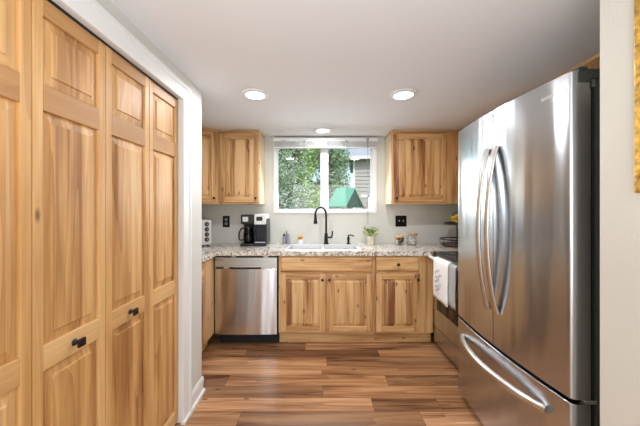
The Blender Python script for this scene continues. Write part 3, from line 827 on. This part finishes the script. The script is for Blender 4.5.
def toaster():
    r = root('toaster_oven', 'white toaster oven with a column of black knobs', 'toaster oven', (-1.415, 3.113, CT1+.0005), math.radians(40))
    # front faces the room (-y)
    w = .20
    MB().box(-w, w, -.13, .118, .014, .285).build('body', 'whitep', r, bevel=.006)
    d = MB().box(-w+.02, w-.108, -.137, -.1305, .045, .262).build('glass_door', 'glossblk', r, bevel=.002)
    MB().tube([(-w+.04, -.155, .245), (w-.125, -.155, .245)], .006, 8).build('handle', 'chrome', d)
    for i in range(4):
        z = .072+i*.056
        k = MB().lathe((w-.050, -.1305, z), [(.024, 0), (.023, -.004), (.018, -.005), (.017, -.018), (.001, -.019)], 20, 'Y').build('knob', 'blackp', r, smooth=40)
        MB().box(w-.054, w-.046, -.1505, -.1495, z-.012, z+.012).lathe((w-.050, -.1497, z), [(.009, 0), (.009, -.001)], 12, 'Y').build('pointer', 'chrome', k)
    for x in (-w+.03, w-.03):
        for y in (-.10, .10): MB().lathe((x, y, 0), [(.016, 0), (.018, .0135)], 12).build('foot', 'blackp', r)
toaster()
def bottles():
    base = CT1+.0005
    for (x, y, h, q, m, cm, lab) in ((-.395, 3.315, .088, .020, 'lav', 'blackp', 'small smoked glass shaker with black cap behind the sink'),
                                     (-.345, 3.315, .088, .020, 'lav', 'greyp', 'small smoked glass shaker with grey cap behind the sink'),
                                     (-.370, 3.350-.005, .118, .011, 'lav', 'moss', 'slim bottle with green-grey stopper standing behind two shakers')):
        r = root('glass_shaker' if h < .1 else 'slim_bottle', lab, 'bottle', (x, y, base))
        MB().lathe((0, 0, 0), [(q*.95, 0), (q, .006), (q, h*.78), (q*.6, h*.92), (q*.55, h)], 16).build('body', m, r, smooth=50)
        MB().lathe((0, 0, h+.0002), [(q*.65, 0), (q*.8, .006), (q*.75, .022), (q*.3, .030)], 14).build('cap', cm, r, smooth=40)
    r = root('scrubber_jar', 'white ceramic jar behind the sink', 'jar', (-.205, 3.31, base))
    b = MB().lathe((0, 0, 0), [(.030, 0), (.036, .008), (.037, .04), (.033, .052), (.028, .052), (.028, .04)], 22).build('jar_bowl', 'wceramic', r, smooth=50)
    r = root('dish_scrubber', 'orange scrubber sitting on the white ceramic jar', 'scrubber', (-.205, 3.31, base+.053))
    b = MB().lathe((0, 0, 0), [(.020, 0), (.030, .012), (.031, .026), (.022, .044), (.006, .050)], 18).build('bristle_head', 'orange', r, smooth=50)
    b = MB(); 
    b.tube([(-.018, -.028, .030), (.016, -.030, .014)], .0028, 6); b.tube([(.016, -.028, .030), (-.018, -.030, .014)], .0028, 6); b.build('cross_band', 'brown', r)
bottles()
def plant():
    r = root('potted_plant', 'small leafy green plant in a cream pot below the window', 'plant', (.604, 3.235, CT1+.0005))
    MB().lathe((0, 0, 0), [(.036, 0), (.040, .004), (.045, .088), (.047, .100), (.042, .100), (.040, .090)], 24).build('pot', 'cream', r, smooth=40)
    MB().lathe((0, 0, .088), [(.0395, 0), (.030, .006), (.001, .008)], 16).build('soil', 'soil', r)
    rn = random.Random(5); bA, bB = MB(), MB()
    for i in range(120):
        a = rn.uniform(0, 2*PI); el = rn.uniform(.15, 1.35); d = rn.uniform(.03, .085)
        c = Vector((math.cos(a)*math.cos(el)*d*1.05, math.sin(a)*math.cos(el)*d*.9, .100+math.sin(el)*d))
        L = rn.uniform(.022, .036); dirv = Vector((math.cos(a)*math.cos(el*.8), math.sin(a)*math.cos(el*.8), math.sin(el*.8)+rn.uniform(-.3, .3))).normalized()
        s = dirv.cross(Vector((rn.uniform(-.3, .3), rn.uniform(-.3, .3), 1))).normalized()*L*.30; n = dirv.cross(s).normalized()*.003
        b = bA if rn.random() < .62 else bB
        p = [c, c+dirv*L*.45+s+n, c+dirv*L, c+dirv*L*.45-s+n]; mid = c+dirv*L*.5-n
        v = [b.bm.verts.new(q) for q in p]+[b.bm.verts.new(mid)]
        for q in ((0, 1, 4), (1, 2, 4), (2, 3, 4), (3, 0, 4)): b._f([v[k] for k in q])
    # a few taller sprigs
    for i in range(9):
        a = rn.uniform(0, 2*PI); tip = Vector((math.cos(a)*.085, math.sin(a)*.05, .165+rn.uniform(0, .04)))
        st = Vector((0, 0, .09)); bB.tube([st, st.lerp(tip, .5)+Vector((0, 0, .02)), tip], .0015, 4)
        for k in range(5):
            c = st.lerp(tip, .4+.15*k)+Vector((0, 0, .012)); s = Vector((math.sin(a), -math.cos(a), .3)).normalized()*.020*(1 if k % 2 else -1)
            v = [bB.bm.verts.new(q) for q in (c, c+s*.5+Vector((0, 0, .008)), c+s+Vector((0, 0, .012)), c+s*.6-Vector((0, 0, .006)))]; bB._f(v)
    for b_, m in ((bA, 'leaf_y'), (bB, 'leaf_d')):
        bm = b_.bm; me = bpy.data.meshes.new('foliage'); bm.to_mesh(me); bm.free(); me.materials.append(M[m])
        o = bpy.data.objects.new('foliage', me); C.objects.link(o); o.parent = r
        o['label'] = 'yellow-green leaves' if m == 'leaf_y' else 'dark green leaves and sprigs'
plant()
def jars():
    base = CT1+.0005; rn = random.Random(2)
    for (x, y, q, h, lab, kind) in ((.925, 3.22, .052, .082, 'squat glass jar with wooden lid holding mixed dark and pale pods', 0), (1.066, 3.22, .056, .110, 'taller glass jar with wooden lid holding white pieces', 1)):
        r = root('glass_jar', lab, 'jar', (x, y, base))
        b = MB().lathe((0, 0, 0), [(q*.92, 0), (q, .008), (q, h*.8), (q*.9, h), (q*.87, h), (q*.96, h*.8), (q*.96, .01), (q*.88, .005), (.001, .005)], 26)
        b.build('jar_body', 'jar', r, smooth=50)
        MB().lathe((0, 0, h+.0005), [(q*.95, 0), (q*1.04, .004), (q*1.04, .018), (q*.98, .022)], 26).build('lid', 'acacia', r, smooth=40)
        if kind: MB().lathe((q*1.04, 0, h+.011), [(.006, 0), (.006, .006), (.001, .007)], 10, 'X').build('lid_tab', 'brown', r)
        # contents: countable pieces, each a thing
        lim = 14
        for i in range(lim):
            a = i*2.4; rr = q*.62 if i % 5 else 0; z = base+.018+(i//5)*(.024 if not kind else .029)
            px_, py_ = x+rr*math.cos(a), y+rr*math.sin(a)
            if kind:
                o = MB().lathe((0, 0, -.008), [(.010, 0), (.0155, .004), (.0155, .013), (.010, .017)], 12).build('white_tablet', 'wceramic', smooth=40)
                tag(o, 'small white round piece inside the taller wooden-lidded jar', 'tablet', 'white pieces in the taller jar')
            else:
                o = MB().lathe((0, 0, -.010), [(.011, 0), (.014, .015), (.0155, .017), (.0155, .019)], 12).build('coffee_pod', ('blackp', 'cream', 'moss', 'brown', 'wceramic')[i % 5], smooth=40)
                tag(o, ('tiny black', 'tiny cream', 'tiny green-grey', 'tiny brown', 'tiny white')[i % 5]+' pod inside the squat wooden-lidded jar', 'coffee pod', ('black', 'cream', 'green-grey', 'brown', 'white')[i % 5]+' pods in the squat jar')
            o.location = (px_, py_, z); o.rotation_euler = (rn.uniform(0, 1.2), rn.uniform(-.6, .6), a)
jars()
def tray():
    cx, cy = 1.533, 3.13; base = CT1+.0005
    r = root('tiered_tray', 'dark two-tier round serving tray in the counter corner', 'tray', (cx, cy, base))
    def tier(z, q, name, hh=.030):
        b = MB(); b.lathe((0, 0, z), [(q, 0), (q, .010), (.001, .010), (.001, .0)], 36, cap=False); o = b.build(name, 'tray_wood', r, smooth=40)
        b = MB(); n = 36
        rs = []
        for i in range(n): rs.append((q*1.02*math.cos(2*PI*i/n), q*1.02*math.sin(2*PI*i/n), z+hh))
        b.tube(rs+[rs[0], rs[1]], .0065, 6)
        for i in range(0, n, 4): b.tube([(rs[i][0], rs[i][1], z+.004), rs[i]], .0025, 5)
        b.build('rail', 'black', o)
    tier(.014, .170, 'lower_tier', .062); tier(.232, .128, 'upper_tier', .022)
    MB().lathe((0, 0, .024), [(.007, 0), (.007, .25)], 10).build('post', 'black', r)
    pts = [(.055*math.cos(a*PI/12), 0, .322+.050*math.sin(a*PI/12)) for a in range(25)]
    MB().tube(pts, .004, 6).build('ring_handle', 'black', r)
    for a in range(3):
        x, y = .13*math.cos(a*2.1+.5), .13*math.sin(a*2.1+.5); MB().lathe((x, y, 0), [(.012, 0), (.012, .0138)], 10).build('foot', 'black', r)
    # bananas on the upper tier
    z0 = base+.2425
    rb = root('banana_bunch', 'bunch of yellow bananas lying on the upper tray', 'bananas', (cx+.012, cy-.03, z0+.019), 0)
    for k, (dy, dz, rz, tilt) in enumerate(((-.034, 0, .12, 0), (.0, .003, .0, 0), (.030, .004, -.1, -.10), (-.018, .030, .05, -.75), (.016, .028, -.05, -.55))):
        pts = []; rad = []; rot = Matrix.Rotation(rz, 3, 'Z') @ Matrix.Rotation(tilt, 3, 'Y')
        for i in range(13):
            t = i/12; a = -1.0+2.0*t
            p = rot @ Vector((.082*math.sin(a)+.07, 0, .085*(1-math.cos(a))*.85))
            pts.append((p.x-.07, p.y+dy, p.z+dz)); rad.append(.0175*(math.sin(PI*(.10+.8*t))**.5))
        bn = MB().tube(pts, rad, 8).build('banana', 'yellow', rb, smooth=50)
        MB().tube([pts[-1], (pts[-1][0]+.010, pts[-1][1]*.6, pts[-1][2]+.016)], [.007, .005], 6).build('stalk', 'brown', bn)
tray()

# recessed ceiling lights
def downlight(x, y, lab, watts=6.5):
    r = root('ceiling_light', lab, 'ceiling light', (x, y, CZ))
    MB().lathe((0, 0, 0), [(.098, -.0005), (.096, -.010), (.078, -.014), (.070, -.014), (.070, -.002)], 36, cap=False).build('trim_ring', 'white', r, smooth=40)
    MB().lathe((0, 0, -.0095), [(.0695, 0), (.0695, -.002), (.001, -.003)], 32).build('diffuser', 'diffuser', r)
    o = lamp('ceiling_lamp', 'AREA', (0, 0, -.020), (0, 0, 0), watts, (.97, .98, 1), shape='DISK', size=.14); o.parent = r
downlight(-.463, 2.09, 'round flush ceiling light nearest the closet')
downlight(.627, 2.09, 'round flush ceiling light in front of the refrigerator')
downlight(.055, 3.05, 'round flush ceiling light right before the window', 3.2)

# gilt picture on the partition
r = root('picture_frame', 'gold framed picture on the cream partition', 'picture', (.93, .56, 1.70))
b = MB()
for a, c, z0, z1 in ((.198, .259, -.328, .328), (-.259, -.198, -.328, .328)): b.box(-.022, -.0005, a, c, z0, z1)
b.box(-.022, -.0005, -.198, .198, -.328, -.267); b.box(-.022, -.0005, -.198, .198, .267, .328)
b.build('frame', 'gold', r, bevel=.006)
MB().box(-.010, -.001, -.197, .197, -.266, .266).build('picture_sheet', 'canvas', r)

# ------------------------------------------------------------------ outdoors
GZ = -.15
struct('ground', MB().box(-14, 16, YB+.4, 30, GZ-.2, GZ), 'grass', 'lawn outside the window', 'lawn')
def foliage(name, blobs, n, size, m, parent, rn):
    bm = bmesh.new(); lay = bm.loops.layers.float_color.new('tone')
    tot = sum(q**2 for *_, q in blobs)
    for (cx, cy, cz, q) in blobs:
        for i in range(int(n*q*q/tot)):
            u = Vector((rn.gauss(0, 1), rn.gauss(0, 1), rn.gauss(0, 1))).normalized()
            p = Vector((cx, cy, cz))+u*q*rn.uniform(.72, 1.08)
            a = Vector((rn.gauss(0, 1), rn.gauss(0, 1), rn.gauss(0, .6))).normalized(); c = a.cross(u+Vector((0, 0, .4))).normalized()
            L = size*rn.uniform(.6, 1.4); wv = L*.42
            v = [bm.verts.new(x) for x in (p-a*L*.5, p+c*wv*.5, p+a*L*.5, p-c*wv*.5)]
            f = bm.faces.new(v); t = rn.random()
            for l in f.loops: l[lay] = (t, t, t, 1)
    me = bpy.data.meshes.new(name); bm.to_mesh(me); bm.free(); me.materials.append(M[m])
    o = bpy.data.objects.new(name, me); C.objects.link(o); o.parent = parent
    return o
def tree(lab, x, y, blobs, n, size, m, trunk_h, seed):
    rn = random.Random(seed)
    r = root('garden_tree', lab, 'tree', (x, y, GZ))
    b = MB().tube([(0, 0, 0), (.05, .02, trunk_h*.5), (-.03, 0, trunk_h)], [.16, .12, .08], 10)
    for i in range(7):
        a = i*2.1; z = trunk_h*(.35+.08*i); b.tube([(0, 0, z), (math.cos(a)*.5, math.sin(a)*.5, z+.45), (math.cos(a)*.9, math.sin(a)*.9, z+1.1)], [.06, .04, .02], 6)
    b.build('trunk', 'bark', r, smooth=50)
    foliage('crown', blobs, n, size, m, r, rn)
rn = random.Random(11)
bl = [(rn.uniform(-1.3, .75), rn.uniform(-.45, .45), rn.uniform(.6, 4.6), rn.uniform(.40, .7)) for _ in range(30)]
tree('silvery green leafy tree close outside the window', -1.55, 9.2, bl, 20000, .085, 'lf_silver', 3.6, 1)
bl = [(rn.uniform(-1.0, .9), rn.uniform(-.45, .45), rn.uniform(1.8, 5.8), rn.uniform(.45, .75)) for _ in range(22)]
tree('bright yellow-green tree behind the silvery one', -.80, 11.6, bl, 10000, .13, 'lf_bright', 4.4, 2)
bl = [(rn.uniform(-1.0, .45), rn.uniform(-.5, .5), rn.uniform(.8, 5.6), rn.uniform(.5, .75)) for _ in range(26)]
bl += [(.35, .1*(i%3)-.1, 1.0+.5*i, .62) for i in range(7)]
tree('mid green bushy tree behind the green tent roof', .66, 14.3, bl, 16000, .13, 'lf_mid', 4.4, 3)
bl = [(rn.uniform(-3.6, 2.2), rn.uniform(-.6, .6), rn.uniform(.8, 6.6), rn.uniform(.8, 1.2)) for _ in range(38)]
tree('broad leafy tree filling the gap far behind the others', -2.2, 19.5, bl, 14000, .24, 'lf_mid', 5.2, 4)

# playset with canvas tent roof
def playset():
    Y = 7.6; s = 284/Y
    def X(p): return (p-318)/s
    cx = X(347)
    r = root('play_tower', 'backyard play tower with a green canvas tent roof', 'playset', (cx, Y, GZ))
    zt = 1.33+(208-187.5)/s-GZ; zb = 1.33+(208-206.5)/s-GZ
    # tent: ridge runs from left-back to the gable at the right-front
    a0, a1 = X(337)-cx, X(355)-cx      # ridge ends
    l0, l1 = X(327)-cx, X(346)-cx      # front eave
    g1 = X(363.5)-cx                   # rear eave at the gable
    b = MB(); bm = b.bm
    def at(p, q, dy):                      # true place of a corner that stands dy behind the tower's middle
        return ((p-318)*(Y+dy)/284-cx, dy, 1.33+(208-q)*(Y+dy)/284-GZ)
    P = dict(r0=at(337, 188, .35), r1=at(355, 188, -.10), e0=at(326.5, 206.5, -.10), e1=at(345.5, 206.5, -.55))
    P['f1'] = at(364, 207, .35); P['f0'] = (P['f1'][0]-(P['e1'][0]-P['e0'][0]), .80, P['f1'][2])
    V = {k: bm.verts.new(v) for k, v in P.items()}
    b._f([V['e0'], V['e1'], V['r1'], V['r0']]); b._f([V['r0'], V['r1'], V['f1'], V['f0']])
    o = b.build('tent_roof', 'tarp', r); sd = o.modifiers.new('thickness', 'SOLIDIFY'); sd.thickness = .02
    b = MB(); q = [Vector(P['e1'])+Vector((-.03, .05, 0)), Vector(P['f1'])+Vector((-.05, -.05, 0)), Vector(P['r1'])+Vector((-.05, .0, -.03))]
    v = [b.bm.verts.new(x) for x in q]; b._f(v); o = b.build('tent_gable', 'tarp_in', r); sd = o.modifiers.new('thickness', 'SOLIDIFY'); sd.thickness = .012
    b = MB()
    for k in ('e0', 'e1', 'f1', 'f0'):
        p = P[k]; b.box(p[0]-.045, p[0]+.045, p[1]-.045, p[1]+.045, 0, zb-.02)
    b.box(l0, l1, -.5, -.42, .9, 1.0); b.box(l0, l1, -.5, -.42, 1.2, 1.28); b.box(l0, g1, -.45, 1.0, .80, .86)
    b.build('timber_posts', 'timber', r)
    b = MB(); x = X(369)-cx; x_ = X(361)-cx
    b.box(x-.03, x+.03, .0, .06, 0, zb+.30); b.box(x_, x+.03, .0, .06, zb+.26, zb+.32); b.build('swing_beam', 'whitep', r)
playset()
def house():
    r = root('neighbor_house', 'grey lap-sided neighboring house with a grey roof', 'house', (1.93, 15.5, GZ), math.radians(-8))
    b = MB(); b.box(0.03, 5.6, 0.02, 6, 0, 4.20)
    for i in range(21): b.prism([(-.02, .2*i), (.02, .2*i), (.02, .2*i+.2), (.012, .2*i+.2)], 0.03, 5.6, 'X')
    b.build('siding_wall', 'siding', r)
    b = MB(); b.prism([(-.35, 4.21), (3.0, 5.5), (6.4, 4.21), (6.4, 4.15), (-.35, 4.15)], -.30, 6, 'X'); b.build('roof', 'roofing', r)
    b = MB(); b.box(-.33, 6, -.45, -.36, 4.08, 4.24); b.build('gutter', 'whitep', r)
    MB().box(-.02, .08, -.02, .07, 0, 4.12).build('corner_board', 'whitep', r)
house()
